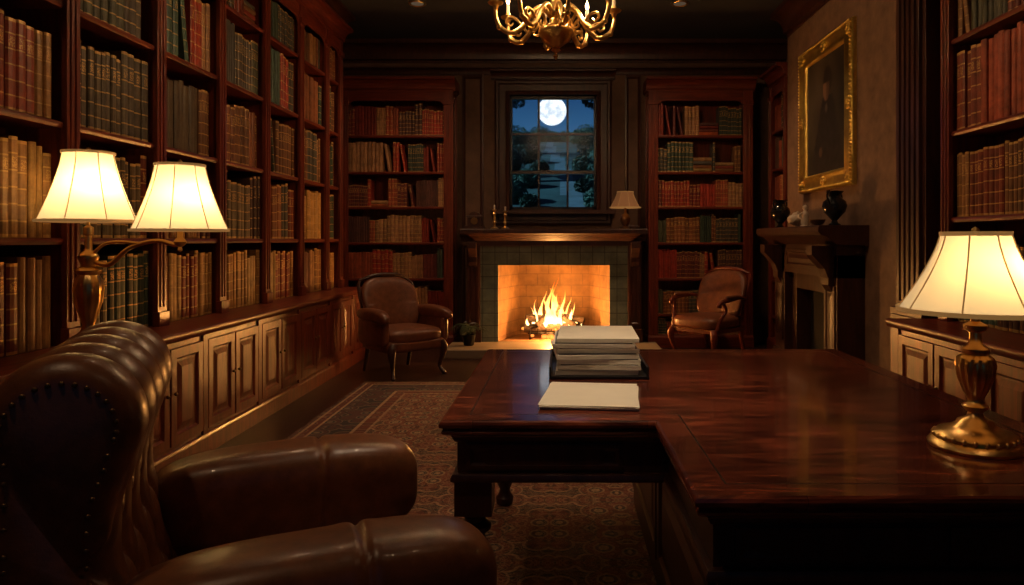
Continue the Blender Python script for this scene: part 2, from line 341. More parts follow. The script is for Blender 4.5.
# ---------------------------------------------------------------- bookcases
def bookcase(name,M,ups,shelves,ztop,depth,pals,base=None,plinth=True,cr_h=.16,uw=.04,wr=(.028,.06),hr=(.66,.9),endpad=(0,0)):
    root=empty(name); 
    bm=B(); X0=ups[0]-uw; X1=ups[-1]+uw
    bx(bm,X0,X1,depth-.02,depth,0,ztop)
    zb=base['z'] if base else 0
    for u in ups:
        bx(bm,u-uw*.55,u+uw*.55,.004,depth-.02,zb,ztop)
        bx(bm,u-uw,u+uw,-.02,.012,zb,ztop)
        bx(bm,u-uw*.55,u-uw*.2,-.028,-.018,zb+.12,ztop-.2); bx(bm,u+uw*.2,u+uw*.55,-.028,-.018,zb+.12,ztop-.2)
        bx(bm,u-uw*1.15,u+uw*1.15,-.035,.01,zb,zb+.09); bx(bm,u-uw*1.15,u+uw*1.15,-.035,.01,ztop-.17,ztop-.12)
    mk('uprights',bm,wood_v,root,bevel=.003,M=M)
    bm=B()
    for a,b in zip(ups,ups[1:]):
        for s in shelves:
            if s>zb+.01: 
                bx(bm,a+uw*.5,b-uw*.5,.012,depth-.02,s-.03,s)
                sweep(bm,[(0,s-.034),(.008,s-.034),(.014,s-.018),(.012,s-.004),(.004,s+.001),(0,s+.001)],a+uw,b-uw,y=.012)
        bx(bm,a+uw,b-uw,-.006,.012,ztop-.12,ztop)
        for sgn,xx in ((1,a+uw),(-1,b-uw)):
            pr=[(xx,ztop-.12),(xx,ztop-.21)]+[(xx+sgn*.09*(1-math.cos(t*pi/10)),ztop-.21+.09*math.sin(t*pi/10)) for t in range(1,6)]
            va=[bm.verts.new((p,-.004,q)) for p,q in pr]; vb=[bm.verts.new((p,.012,q)) for p,q in pr]
            for i in range(len(pr)): bm.faces.new((va[i],va[(i+1)%len(pr)],vb[(i+1)%len(pr)],vb[i]))
            bm.faces.new(va); bm.faces.new(vb)
    bx(bm,X0,X1,0,depth,ztop-.02,ztop+.02)
    sweep(bm,crown(ztop,cr_h,.13),X0-.03,X1+.03,y=.0); bx(bm,X0-.03,X1+.03,0,depth,ztop+.02,ztop+cr_h)
    if not base:
        bx(bm,X0-.01,X1+.01,-.04,depth,0,.13); sweep(bm,[(0,.13),(.04,.13),(.03,.15),(.02,.155),(0,.16)],X0,X1)
    mk('shelves_and_crown',bm,wood_h,root,bevel=.003,M=M)
    if base:
        o=base['out']; zt=base['z']; bm=B()
        bx(bm,X0-endpad[0],X1+endpad[1],-o+.03,depth,.0,zt-.04)
        bx(bm,X0-endpad[0],X1+endpad[1],-o+.015,-o+.03,.0,.11)
        sweep(bm,[(o-.03,.11),(o-.015,.11),(o-.02,.125),(o-.03,.135)],X0-endpad[0],X1+endpad[1])
        for a,b in zip(ups,ups[1:]):
            m=(a+b)/2
            for p,q in ((a+.035,m-.008),(m+.008,b-.035)): panel(bm,p,q,.16,zt-.09,-o+.03,.016,.055)
            bx(bm,a-.03,a+.03,-o+.015,-o+.031,.13,zt-.05)
        mk('base_cabinet',bm,wood_v,root,bevel=.002,M=M)
        bm=B()
        sweep(bm,[(o-.02,zt-.055),(o-.01,zt-.05),(o-.005,zt-.04),(o,zt-.03),(o+.002,zt-.012),(o-.004,zt),( -depth+.02,zt),(-depth+.02,zt-.055)],X0-endpad[0]-.01,X1+endpad[1]+.01)
        mk('countertop',bm,wood_h,root,bevel=.001,M=M,smooth=True)
        bm=B()
        for a,b in zip(ups,ups[1:]):
            m=(a+b)/2
            for s in (-.04,.04): sbox(bm,(m+s,-o+.005,.46),(.011,.011,.011),2,(4,4,4))
        mk('door_knobs',bm,nailm,root,smooth=True,M=M)
    bk=newbooks()
    for bi,(a,b) in enumerate(zip(ups,ups[1:])):
        ss=[s for s in shelves]
        for si,s in enumerate(ss):
            top=ss[si+1]-.035 if si+1<len(ss) else ztop-.1
            pal=pals[(bi*3+si*2)%len(pals)] if not callable(pals) else pals(bi,si)
            fill(bk,a+uw*.6,b-uw*.6,s+.0015,min(top-s,.56),.035,depth-.08,pal,wr,hr=hr)
    mk('shelved_books',bk,bookm,None,M=M,recalc=True)
    return root
ML=TR(-2.52,0,0)@RZ(pi/2); MR=TR(2.6,0,0)@RZ(-pi/2)
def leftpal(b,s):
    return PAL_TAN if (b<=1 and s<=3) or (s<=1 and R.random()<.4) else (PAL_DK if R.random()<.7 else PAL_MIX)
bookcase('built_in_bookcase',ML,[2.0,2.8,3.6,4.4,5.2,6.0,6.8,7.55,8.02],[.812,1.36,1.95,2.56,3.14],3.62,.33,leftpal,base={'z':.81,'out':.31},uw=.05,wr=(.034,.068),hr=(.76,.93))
bookcase('built_in_bookcase',MR,[-4.7,-3.75,-2.85,-1.95],[.812,1.50,2.07,2.68,3.2],3.62,.33,[PAL_MIX,PAL_RED,PAL_DK,PAL_RED],base={'z':.81,'out':.36},uw=.05,wr=(.034,.06),hr=(.76,.93),endpad=(.06,0))
SH=[.16,.42,.87,1.32,1.77,2.21,2.67]
bookcase('tall_bookcase',TR(0,8.8,0),[-2.72,-1.40],SH,3.22,.33,[PAL_RED,PAL_MIX,PAL_RED,PAL_DK],uw=.06,wr=(.025,.05))
bookcase('tall_bookcase',TR(0,8.8,0),[1.17,2.36],SH,3.22,.33,[PAL_RED,PAL_MIX,PAL_DK,PAL_RED],uw=.06,wr=(.025,.05))
bookcase('narrow_bookcase',MR,[-8.62,-8.06],SH,3.22,.33,[PAL_MIX,PAL_DK],uw=.035,wr=(.025,.05))
# ---------------------------------------------------------------- room shell
CE=3.92
bm=B(); bx(bm,-3,3,-1.3,9.35,-.1,0); mk('floor',bm,wood_fl)
bm=B(); bx(bm,-3,3.08,-1.3,9.35,CE,CE+.1); mk('ceiling',bm,ceilm)
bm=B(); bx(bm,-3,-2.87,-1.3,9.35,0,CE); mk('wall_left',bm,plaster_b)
bm=B(); bx(bm,2.95,3.08,-1.3,9.35,0,CE); mk('wall_right',bm,plaster)
WX=-.09; wx0,wx1,wz0,wz1=WX-.57,WX+.57,1.74,3.245; FX=-.075
def wall_holes(name,xs,zs,y0,y1,holes):
    bm=B()
    for i in range(len(xs)-1):
        for j in range(len(zs)-1):
            if (i,j) in holes: continue
            bx(bm,xs[i],xs[i+1],y0,y1,zs[j],zs[j+1])
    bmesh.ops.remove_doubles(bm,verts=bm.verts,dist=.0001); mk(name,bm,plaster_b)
wall_holes('wall_back',[-2.87,FX-.72,wx0,wx1,FX+.72,2.95],[0,1.05,wz0,wz1,CE],9.15,9.35,{(1,0),(2,0),(3,0),(2,2)})
wall_holes('wall_front',[-2.87,-1.2,1.2,2.95],[0,.6,2.9,CE],-1.3,-1.15,{(1,1)})
root=empty('added_rear_window'); bm=B()  # unseen window behind the camera, added to let blue sky fill in
rings(bm,[(-1.35,.45),(1.35,.45),(1.35,3.05),(-1.35,3.05)],[(0,0),(0,.03),(.02,.05),(.10,.04),(.15,.02),(.15,-.12)],lambda u,v,h:(u,-1.15+h,v),cap1=False)
for k in range(1,4): bx(bm,-1.2+.6*k-.02,-1.2+.6*k+.02,-1.24,-1.2,.6,2.9); bx(bm,-1.2,1.2,-1.24,-1.2,.6+.575*k-.015,.6+.575*k+.015)
mk('sash_frame',bm,wood_dk,root)
bm=B(); bx(bm,2.6,2.95,5.3,8.0,0,CE); mk('wall_chimney_breast',bm,plaster)
bm=B(); sweep(bm,crown(CE-.26,.26,.22),-2.87,2.95,y=9.15); mk('trim_1',bm,wood_dk,smooth=True,ang=30)
bm=B(); sweep(bm,crown(CE-.26,.26,.2),-8.0,-5.3); mk('trim_2',bm,wood_dk,smooth=True,ang=30,M=MR)
bm=B(); sweep(bm,crown(CE-.16,.16,.16),1.9,8.1); mk('trim_3',bm,wood_dk,smooth=True,ang=30,M=ML)
bm=B(); bx(bm,-1.29,-1.15,9.10,9.15,0,.18); bx(bm,.96,1.10,9.10,9.15,0,.18); mk('baseboard_back',bm,wood_dk,bevel=.01)
bm=B(); sweep(bm,[(0,0),(.03,0),(.03,.15),(.02,.17),(.01,.19),(0,.2)],-8.0,-7.75); sweep(bm,[(0,0),(.03,0),(.03,.15),(.02,.17),(.01,.19),(0,.2)],-5.85,-5.3); mk('baseboard_right',bm,wood_dk,M=MR)
bm=B(); bx(bm,-5.28,-4.86,-.06,.33,0,CE-.001)
for i in range(5):
    x=-5.24+i*.072; bx(bm,x,x+.045,-.085,-.06,.9,CE-.45)
bx(bm,-5.30,-4.84,-.10,-.05,0,.85); panel(bm,-5.27,-4.87,.15,.8,-.10,.014,.05)
sweep(bm,crown(CE-.4,.4,.2),-5.30,-4.84,y=-.06); 
mk('trim_4',bm,wood_dk,M=MR,bevel=.003)
bm=B()
for x0,x1,z0,z1 in ((-1.28,-1.0,.25,1.3),(-1.28,-1.0,1.5,3.5),(.85,1.06,1.5,3.5)):
    rings(bm,[(x0,z0),(x1,z0),(x1,z1),(x0,z1)],[(0,0),(0,.02),(.02,.022),(.035,.008),(.045,.0)],lambda u,v,h:(u,9.15-h,v),cap1=False)
sweep(bm,[(0,1.38),(.03,1.38),(.04,1.41),(.03,1.44),(0,1.44)],-1.30,-1.10,y=9.15); sweep(bm,[(0,1.38),(.03,1.38),(.04,1.41),(.03,1.44),(0,1.44)],.98,1.10,y=9.15)
mk('trim_5',bm,wood_dk)
bm=B()
sweep(bm,crown(CE-.42,.1,.08),-2.87,2.95,y=9.15); mk('trim_6',bm,wood_dk)
# ---------------------------------------------------------------- window
root=empty('window_1'); bm=B()
def fr(bm,x0,x1,z0,z1,w,d,y0=9.15):
    rings(bm,[(x0-w,z0-w),(x1+w,z0-w),(x1+w,z1+w),(x0-w,z1+w)],[(0,0),(0,d*.7),(.02,d),(.05,d),(.06,d*.6),(w-.05,d*.6),(w-.035,d*.8),(w,d*.5),(w,-.16)],lambda u,v,h:(u,y0-h,v),cap1=False)
fr(bm,wx0,wx1,wz0,wz1,.19,.06)
sweep(bm,crown(wz1+.19,.12,.14),wx0-.24,wx1+.24,y=9.15)
bx(bm,wx0-.24,wx1+.24,9.0,9.16,wz0-.05,wz0); 
mk('casing',bm,wood_dk,root,smooth=True,ang=25)
bm=B(); yb=9.22
for a,b,c,d in ((wx0,wx0+.035,wz0,wz1),(wx1-.035,wx1,wz0,wz1),(wx0,wx1,wz0,wz0+.045),(wx0,wx1,wz1-.04,wz1)): bx(bm,a,b,yb,yb+.05,c,d)
for k in (1,2):
    x=wx0+(wx1-wx0)*k/3; bx(bm,x-.014,x+.014,yb,yb+.04,wz0,wz1)
    z=wz0+(wz1-wz0)*k/3; t=.024 if k==1 else .015; bx(bm,wx0,wx1,yb-.01*(k==1),yb+.04,z-t,z+t)
mk('sash',bm,inlay,root,bevel=.003)
bm=B(); v=[bm.verts.new(p) for p in ((wx0,yb+.03,wz0),(wx1,yb+.03,wz0),(wx1,yb+.03,wz1),(wx0,yb+.03,wz1))]; bm.faces.new(v); mk('glass_pane',bm,glass,root)
# ---------------------------------------------------------------- garden outside
def hill(x,y):
    t=max(0,y-9.5); return -.4+ .25*t - .0010*t*t + .25*noise.noise(Vector((x*.1,y*.1,0)))
bm=B(); nx,ny=160,60; g=[]
for j in range(ny+1):
    y=9.5+60*(j/ny)**1.4; g.append([bm.verts.new((-20+40*i/nx,y,min(hill(-20+40*i/nx,y),hill(0,y)+2))) for i in range(nx+1)])
for j in range(ny):
    for i in range(nx): 
        f=bm.faces.new((g[j][i],g[j][i+1],g[j+1][i+1],g[j+1][i])); cx=-20+40*(i+.5)/nx; cy=9.5+60*((j+.5)/ny)**1.4
        if abs(cx-(-.1+.6*math.sin(cy*.09)))<.3: f.material_index=1
mk('garden_ground',bm,[grass,path],smooth=True)
def foliage(bm,c,r,n,s,mi=0):
    for _ in range(n):
        d=Vector((R.gauss(0,1),R.gauss(0,1),R.gauss(0,1))).normalized()*R.uniform(.55,1)**.5
        p=Vector(c)+Vector((d.x*r[0],d.y*r[1],d.z*r[2])); a=Vector((R.gauss(0,1),R.gauss(0,1),R.gauss(0,1))).normalized(); b=a.orthogonal().normalized()
        k=s*R.uniform(.6,1.3); v=[bm.verts.new(p+q) for q in (-a*k,b*k*.5,a*k,-b*k*.5)]; bm.faces.new(v).material_index=mi
bm=B()
for (x,y,r) in ((-1.7,22,.7),(-1.2,25,.5),(1.2,21,.5),(1.5,26,.6),(-2.4,30,1.0),(2.1,33,.9),(-1.6,34,.7),(.9,18,.35),(-1.1,17,.35),(.85,24,.35),(-.85,29,.4),(1.7,38,.8),(-2.6,40,1.2),(2.7,44,1.2),(-2.2,48,.9),(1.4,52,.8),(-.6,58,.7),(.5,60,.8),(-1.7,60,1.1),(2.4,60,1.3),(1.0,30,.5),(-.9,21,.3)):
    z=hill(x,y); sbox(bm,(x,y,z+r*.45),(r*.8,r*.8,r*.6),2,(6,6,6),mi=0); foliage(bm,(x,y,z+r*.5),(r,r,r*.8),900,.08)
for i,(x,y,h) in enumerate(((-3.15,26,6.5),(2.75,27,6.5),(-6.5,38,11),(6.0,42,12),(-5.2,55,7),(4.6,56,7))):
    z=hill(x,y)
    tube(bm,[(x,y,z-.2),(x+.2,y,z+h*.4),(x-.1,y,z+h*.75),(x+.1,y,z+h)],[.3,.22,.14,.05],8,mi=1)
    for _ in range(15):
        q=(x+R.uniform(-1,1)*h*.27,y+R.uniform(-1,1)*h*.2,z+h*R.uniform(.4,1.02)); rr=h*R.uniform(.07,.12); foliage(bm,q,(rr,rr,rr*.7),420,.10,2)
mk('garden_trees_and_shrubs',bm,[leafm,bark,leafd])
bm=B(); bmesh.ops.create_uvsphere(bm,u_segments=48,v_segments=24,radius=1.75); mk('moon',bm,moonm(),smooth=True,M=TR(-.97,85,1.35+129/700*85))
# ---------------------------------------------------------------- main fireplace
root=empty('fireplace')
yF=8.6; ox0,ox1,oz=FX-.685,FX+.685,1.04; hz=.10
bm=B()
for a,b,c,d in ((FX-.905,ox0,hz,1.3),(ox1,FX+.905,hz,1.3),(ox0,ox1,oz,1.3)): bx(bm,a,b,yF,9.145,c,d)
mk('tile_surround',bm,tile,root,bevel=.003)
bm=B()
for s in (-1,1):
    a,b=sorted((FX+s*.905,FX+s*1.07)); bx(bm,a,b,yF-.04,9.145,hz,1.3); panel(bm,a+.01,b-.01,.3,1.12,yF-.04,.012,.03)
    bx(bm,a-.015,b+.015,yF-.06,yF,hz,.26)
    c=(a+b)/2; pr=[(0,1.02),(.02,1.03),(.045,1.08),(.05,1.14),(.09,1.2),(.14,1.25),(.14,1.32),(0,1.32)]
    sweep(bm,pr,c-.05,c+.05,y=yF-.04)
bx(bm,FX-1.07,FX+1.07,yF-.05,9.145,1.28,1.36)
sweep(bm,[(0,1.33),(.06,1.34),(.09,1.37),(.14,1.40),(.17,1.41),(.19,1.43),(.19,1.475),(.18,1.485),(-.55,1.485),(-.55,1.33)],FX-1.13,FX+1.13,y=yF-.0)
mk('mantel',bm,wood_dk,root,bevel=.003)
bm=B(); bx(bm,FX-1.25,FX+1.25,7.95,yF,0,hz); bx(bm,FX-1.07,FX+1.07,yF,9.14,0,hz); mk('hearth_slab',bm,stone,root,bevel=.01)
bm=B(); yb=9.3; q=[(ox0,yF+.02),(ox0+.22,yb),(ox1-.22,yb),(ox1,yF+.02)]
lo=[bm.verts.new((x,y,hz+.002)) for x,y in q]; hi=[bm.verts.new((x,y,1.1)) for x,y in q]
for i in range(3): bm.faces.new((lo[i],lo[i+1],hi[i+1],hi[i]))
bm.faces.new(lo); bm.faces.new(hi)
mk('firebox',bm,firebrick,root,recalc=False)
rt=empty('log_fire'); bm=B(); cx,cy=FX+.0,8.93
for i in range(7):
    x=cx-.3+.1*i; tube(bm,[(x,8.72,.24),(x,8.76,.19),(x,9.1,.19),(x,9.14,.24)],.009,6)
for x in (cx-.3,cx+.3):
    for y in (8.78,9.08): tube(bm,[(x,y,hz),(x,y,.19)],.011,6,1)
tube(bm,[(cx-.33,8.8,.178),(cx+.33,8.8,.178)],.01,6,1); tube(bm,[(cx-.33,9.06,.178),(cx+.33,9.06,.178)],.01,6,1)
mk('grate',bm,iron,rt,smooth=True)
bm=B()
for p,q,r in (((cx-.38,8.83,.24),(cx+.34,8.86,.25),.055),((cx-.3,9.02,.25),(cx+.36,8.99,.26),.06),((cx-.36,8.86,.36),(cx+.25,9.02,.33),.05),((cx+.38,8.84,.33),(cx-.1,9.0,.42),.045),((cx-.22,8.76,.28),(cx+.08,8.95,.50),.034),((cx+.28,8.76,.27),(cx-.02,8.95,.46),.036)):
    p,q=Vector(p),Vector(q); m=(p+q)/2+Vector((0,0,R.uniform(-.01,.015))); tube(bm,[p,(p+m)/2,m,(m+q)/2,q],[r*.95,r,r*.95,r*1.03,r*.9],12,4)
mk('logs',bm,bark,rt,smooth=True)
bm=B()
for _ in range(60): 
    s=R.uniform(.015,.035); sbox(bm,(cx+R.gauss(0,.18),8.92+R.uniform(-.12,.14),R.choice([hz+.02,.215,.22])),(s,s,s*.6),3,(2,2,2),M=Matrix.Rotation(R.uniform(0,3),3,'Z'))
mk('embers',bm,ember,rt)
bm=B()
def tongue(x,y,z,h,w,seed):
    rr=random.Random(seed); pts=[];rad=[]; ph=rr.uniform(0,6); am=h*.10
    for i in range(8):
        t=i/7; pts.append((x+am*math.sin(ph+t*5)*t**.6+rr.uniform(-1,1)*.006,y+am*.6*math.cos(ph+t*4)*t,z+h*t)); rad.append(w*max(.02,(math.sin(pi*min(1,(t*.8+.14)))**1.1)*(1-t)**.55))
    tube(bm,pts,rad,10,4,flat=.6)
for i,(dx,h,w) in enumerate(((-.02,.50,.08),(.06,.42,.07),(-.1,.40,.07),(.13,.34,.06),(-.17,.28,.055),(.2,.24,.05),(-.26,.19,.045),(.29,.15,.04),(.0,.34,.07),(-.05,.58,.05),(.1,.48,.04),(-.14,.46,.035),(.18,.38,.03),(-.33,.14,.035),(.04,.24,.08),(-.08,.22,.08),(.02,.64,.03),(.24,.31,.025),(-.22,.36,.025),(.34,.12,.03),(-.28,.26,.02))):
    tongue(cx+dx,8.90+.08*math.sin(i*2.3),.24,h,w,i)
mk('flames',bm,flame,rt,smooth=True)
# ---------------------------------------------------------------- second fireplace on the right wall
root=empty('fireplace'); bm=B()
x0,x1=-7.72,-5.9; c=(x0+x1)/2
for a,b in ((x0+.06,x0+.36),(x1-.36,x1-.06)):
    bx(bm,a,b,-.24,-.001,0,1.22); panel(bm,a+.03,b-.03,.3,.95,-.24,.014,.04); bx(bm,a-.02,b+.02,-.27,0,0,.2)
    m=(a+b)/2; sweep(bm,[(0,.9),(.02,.91),(.05,.96),(.05,1.02),(.08,1.1),(.14,1.17),(.19,1.22),(.19,1.3),(0,1.3)],m-.08,m+.08,y=-.24)
bx(bm,x0+.06,x1-.06,-.24,-.001,1.02,1.32); panel(bm,x0+.45,x1-.45,1.08,1.26,-.24,.014,.03)
sweep(bm,[(0,1.30),(.27,1.31),(.31,1.34),(.36,1.38),(.41,1.395),(.43,1.42),(.43,1.46),(.42,1.475),(0,1.475)],x0-.02,x1+.02)
mk('mantel',bm,wood_dk,root,bevel=.003,M=MR)
bm=B(); bx(bm,x0+.36,x0+.5,-.16,-.001,0,1.02); bx(bm,x1-.5,x1-.36,-.16,-.001,0,1.02); bx(bm,x0+.5,x1-.5,-.16,-.001,.86,1.02); bx(bm,x0+.5,x1-.5,-.012,-.001,0.05,.86,1); bx(bm,x0-.02,x1+.02,-.62,-.001,0,.05,1)  # thin near-black panel closes the opening; hearth plate shares its colour
mk('slate_slips',bm,[wood_dk,dark_brick],root,M=MR,bevel=.003)
# ---------------------------------------------------------------- oil painting
root=empty('framed_portrait_painting'); bm=B(); px0,px1,pz0,pz1=-7.47,-6.13,1.84,3.31
rings(bm,[(px0,pz0),(px1,pz0),(px1,pz1),(px0,pz1)],[(0,0),(0,.03),(.012,.05),(.03,.055),(.06,.035),(.10,.03),(.135,.05),(.15,.05),(.17,.02),(.17,.01)],lambda u,v,h:(u,-h-.002,v),cap1=False)
for k in range(0,44):
    for (a,b) in ((px0+.03+(px1-px0-.06)*k/43,pz0+.02),(px0+.03+(px1-px0-.06)*k/43,pz1-.02),(px0+.02,pz0+.03+(pz1-pz0-.06)*k/43),(px1-.02,pz0+.03+(pz1-pz0-.06)*k/43)):
        sbox(bm,(a,-.055,b),(.013,.012,.013),2,(3,3,3))
for a in (px0+.075,px1-.075,(px0+px1)/2):
    for b in (pz0+.075,pz1-.075,(pz0+pz1)/2):
        if a==(px0+px1)/2 and b==(pz0+pz1)/2: continue
        for t in range(6):
            an=t*pi/3; sbox(bm,(a+.036*math.cos(an),-.045,b+.036*math.sin(an)),(.025,.02,.025),2,(4,4,4))
        sbox(bm,(a,-.055,b),(.02,.02,.02),2,(4,4,4))
mk('gilt_frame',bm,gold,root,smooth=True,M=MR,ang=60)
bm=B(); cl=bm.loops.layers.float_color.new('Col'); NX,NZ=60,80; V=[]
for j in range(NZ+1): V.append([bm.verts.new((px0+.14+(px1-px0-.28)*i/NX,-.014,pz0+.14+(pz1-pz0-.28)*j/NZ)) for i in range(NX+1)])
def sm(e0,e1,x): t=max(0,min(1,(x-e0)/(e1-e0))); return t*t*(3-2*t)
def paint(u,v):
    n=noise.noise(Vector((u*5,v*5,1))); n2=noise.noise(Vector((u*14,v*14,4)))
    col=Vector((.024,.018,.012))*(1+.9*n)+Vector((.045,.032,.020))*sm(.6,0,math.hypot(u-.3,v-.75))
    body=sm(.05,-.02,abs(u-.52)-.10-.42*max(0,.62-v)**.8+.02*n2) if v<.64 else 0
    col=col.lerp(Vector((.012,.008,.008))*(1+n2),body)
    cra=sm(.05,.02,math.hypot((u-.5)*1.3,(v-.55))); col=col.lerp(Vector((.09,.07,.055)),cra)
    head=sm(.105,.085,math.hypot((u-.5)*1.25,(v-.71)*.95)); col=col.lerp(Vector((.13,.07,.042))*(1+.5*(u<.5)-.4*sm(.48,.56,u)),head)
    hair=sm(.13,.10,math.hypot((u-.53)*1.1,(v-.77)))*(1 if v>.76 or u>.57 else 0); col=col.lerp(Vector((.02,.012,.008)),hair)
    hand=sm(.05,.03,math.hypot(u-.36,v-.2)); col=col.lerp(Vector((.09,.05,.03)),hand)
    return col
for j in range(NZ):
    for i in range(NX):
        f=bm.faces.new((V[j][i],V[j][i+1],V[j+1][i+1],V[j+1][i]))
        for l,(a,b) in zip(f.loops,((i,j),(i+1,j),(i+1,j+1),(i,j+1))): l[cl]=(*[max(0,q) for q in paint(a/NX,b/NZ)],1)
m,nt,b=newmat('oil_paint_canvas'); a=nt.nodes.new('ShaderNodeAttribute'); a.attribute_name='Col'; nt.links.new(a.outputs[0],b.inputs['Base Color']); b.inputs['Roughness'].default_value=.6; bump(nt,b,noisen(nt,texco(nt),60,4),.2,.003)
mk('canvas',bm,m,root,M=MR)
# ---------------------------------------------------------------- rug
RX0,RX1,RY0,RY1=-1.85,1.75,.6,6.6
bm=B(); rings(bm,[(-(RX1-RX0)/2,-(RY1-RY0)/2),((RX1-RX0)/2,-(RY1-RY0)/2),((RX1-RX0)/2,(RY1-RY0)/2),(-(RX1-RX0)/2,(RY1-RY0)/2)],[(0,0),(.0,.008),(.006,.012)],cap0=True)
for i in range(300):
    x=-(RX1-RX0)/2+(RX1-RX0)*(i+.5)/300
    for s in (-1,1): 
        y=s*(RY1-RY0)/2; bx(bm,x-.003,x+.003,min(y,y+s*.05),max(y,y+s*.05),.001,.005)
mk('persian_rug',bm,rugmat((RX1-RX0)/2,(RY1-RY0)/2),M=TR((RX0+RX1)/2,(RY0+RY1)/2,.001))
RT=.013
# ---------------------------------------------------------------- desk
root=empty('writing_desk'); DZ=.78
L=[(-.38,3.66),(-.38,2.2),(.30,2.2),(.30,1.55),(1.45,1.55),(1.45,3.66)]
bm=B()
rings(bm,L,[(.035,DZ-.06),(.03,DZ-.052),(.018,DZ-.05),(.008,DZ-.044),(.004,DZ-.036),(.010,DZ-.03),(.010,DZ-.026),(0,DZ-.022),(-.002,DZ-.012),(.002,DZ-.004),(.010,DZ),(.085,DZ),(.090,DZ),(.092,DZ)],mis=[0]*11+[1,0,0],cap0=True)
mk('desk_top',bm,[deskwood,inlay],root,smooth=True,ang=20)
bm=B()
rings(bm,L,[(.05,.58),(.05,DZ-.06)],cap0=True)
rings(bm,L,[(.035,.575),(.03,.58),(.03,.59),(.035,.6),(.05,.603)],cap0=True,cap1=False)
rings(bm,L,[(.05,.70),(.042,.705),(.036,.715),(.036,.722),(.05,.722)],cap1=False)
mk('apron',bm,wood_dk,root,bevel=.001,smooth=True,ang=30)
bm=B()
bx(bm,.37,1.38,1.64,3.58,.10,.59); bx(bm,.375,1.375,1.65,3.57,RT,.11)
for a,b in ((.40,.86),(.89,1.35)): panel(bm,a,b,.15,.56,1.64,.014,.05)
for a,b in ((1.68,2.58),(2.62,3.54)): rings(bm,[(a,.15),(b,.15),(b,.56),(a,.56)],[(0,0),(0,.014),(.05,.014),(.062,.003),(.085,.003),(.12,.012)],lambda u,v,h:(.37-h,u,v))
mk('pedestal',bm,wood_dk,root,bevel=.003)
for (x,y) in ((-.28,2.31),(-.28,3.55)):
    bm=B(); bx(bm,x-.06,x+.06,y-.06,y+.06,.46,.6)
    lathe(bm,[(.03,RT),(.042,.02),(.045,.05),(.03,.07),(.026,.09),(.040,.12),(.054,.2),(.058,.28),(.050,.34),(.034,.37),(.032,.385),(.052,.40),(.054,.415),(.034,.43),(.034,.44),(.054,.455),(.054,.46)],(x,y,0),28,flute=(.1,.35,10,.08))
    mk('turned_leg',bm,wood_dk,root,smooth=True)
bm=B()
panel(bm,-.30,.20,.615,.695,2.25,.008,.012)
panel(bm,.40,.86,.615,.695,1.60,.008,.012); panel(bm,.89,1.36,.615,.695,1.60,.008,.012)
mk('drawer_fronts',bm,wood_dk,root)
# ---------------------------------------------------------------- stack of papers
root=empty('stack_of_documents'); z=DZ+.001
bm=B(); bx(bm,-.045,.365,2.86,3.36,z,z+.012); bx(bm,-.045,-.035,2.86,3.36,z,z+.05); bx(bm,.355,.365,2.86,3.36,z,z+.05); bx(bm,-.045,.365,3.35,3.36,z,z+.05); mk('leather_tray',bm,blackleath,root,bevel=.003)
z+=.013; bmP=B(); bmF=B()
def sheet(bm,M2,hw,hh,t):
    vs=[M2@Vector(p) for p in ((-hw,-hh,0),(hw,-hh,0),(hw,hh,0),(-hw,hh,0))]; lo=[bm.verts.new(v) for v in vs]; hi=[bm.verts.new(v+Vector((0,0,t))) for v in vs]
    bm.faces.new(lo); bm.faces.new(hi)
    for i in range(4): bm.faces.new((lo[i],lo[(i+1)%4],hi[(i+1)%4],hi[i]))
for k in range(7):
    n=3; cx=.155+R.uniform(-.018,.018); cy=3.10+R.uniform(-.016,.016); an=R.uniform(-.07,.07)
    for q in range(n):
        sheet(bmP,TR(cx+R.uniform(-.002,.002),cy+R.uniform(-.002,.002),z)@RZ(an+R.uniform(-.006,.006)),.170,.220,.0058); z+=.0059
    if k<6:
        sheet(bmF,TR(cx,cy,z)@RZ(an),.160,.212,.004); z+=.0042
mk('paper_sheets',bmP,paper,root); mk('folders',bmF,blackleath,root)
bm=B(); z=DZ+.001
for k in range(6):
    sheet(bm,TR(.115+R.uniform(-.006,.006),2.53+R.uniform(-.006,.006),z)@RZ(-.10+R.uniform(-.03,.03)),.165,.19,.0021); z+=.0025
mk('loose_papers',bm,paper)
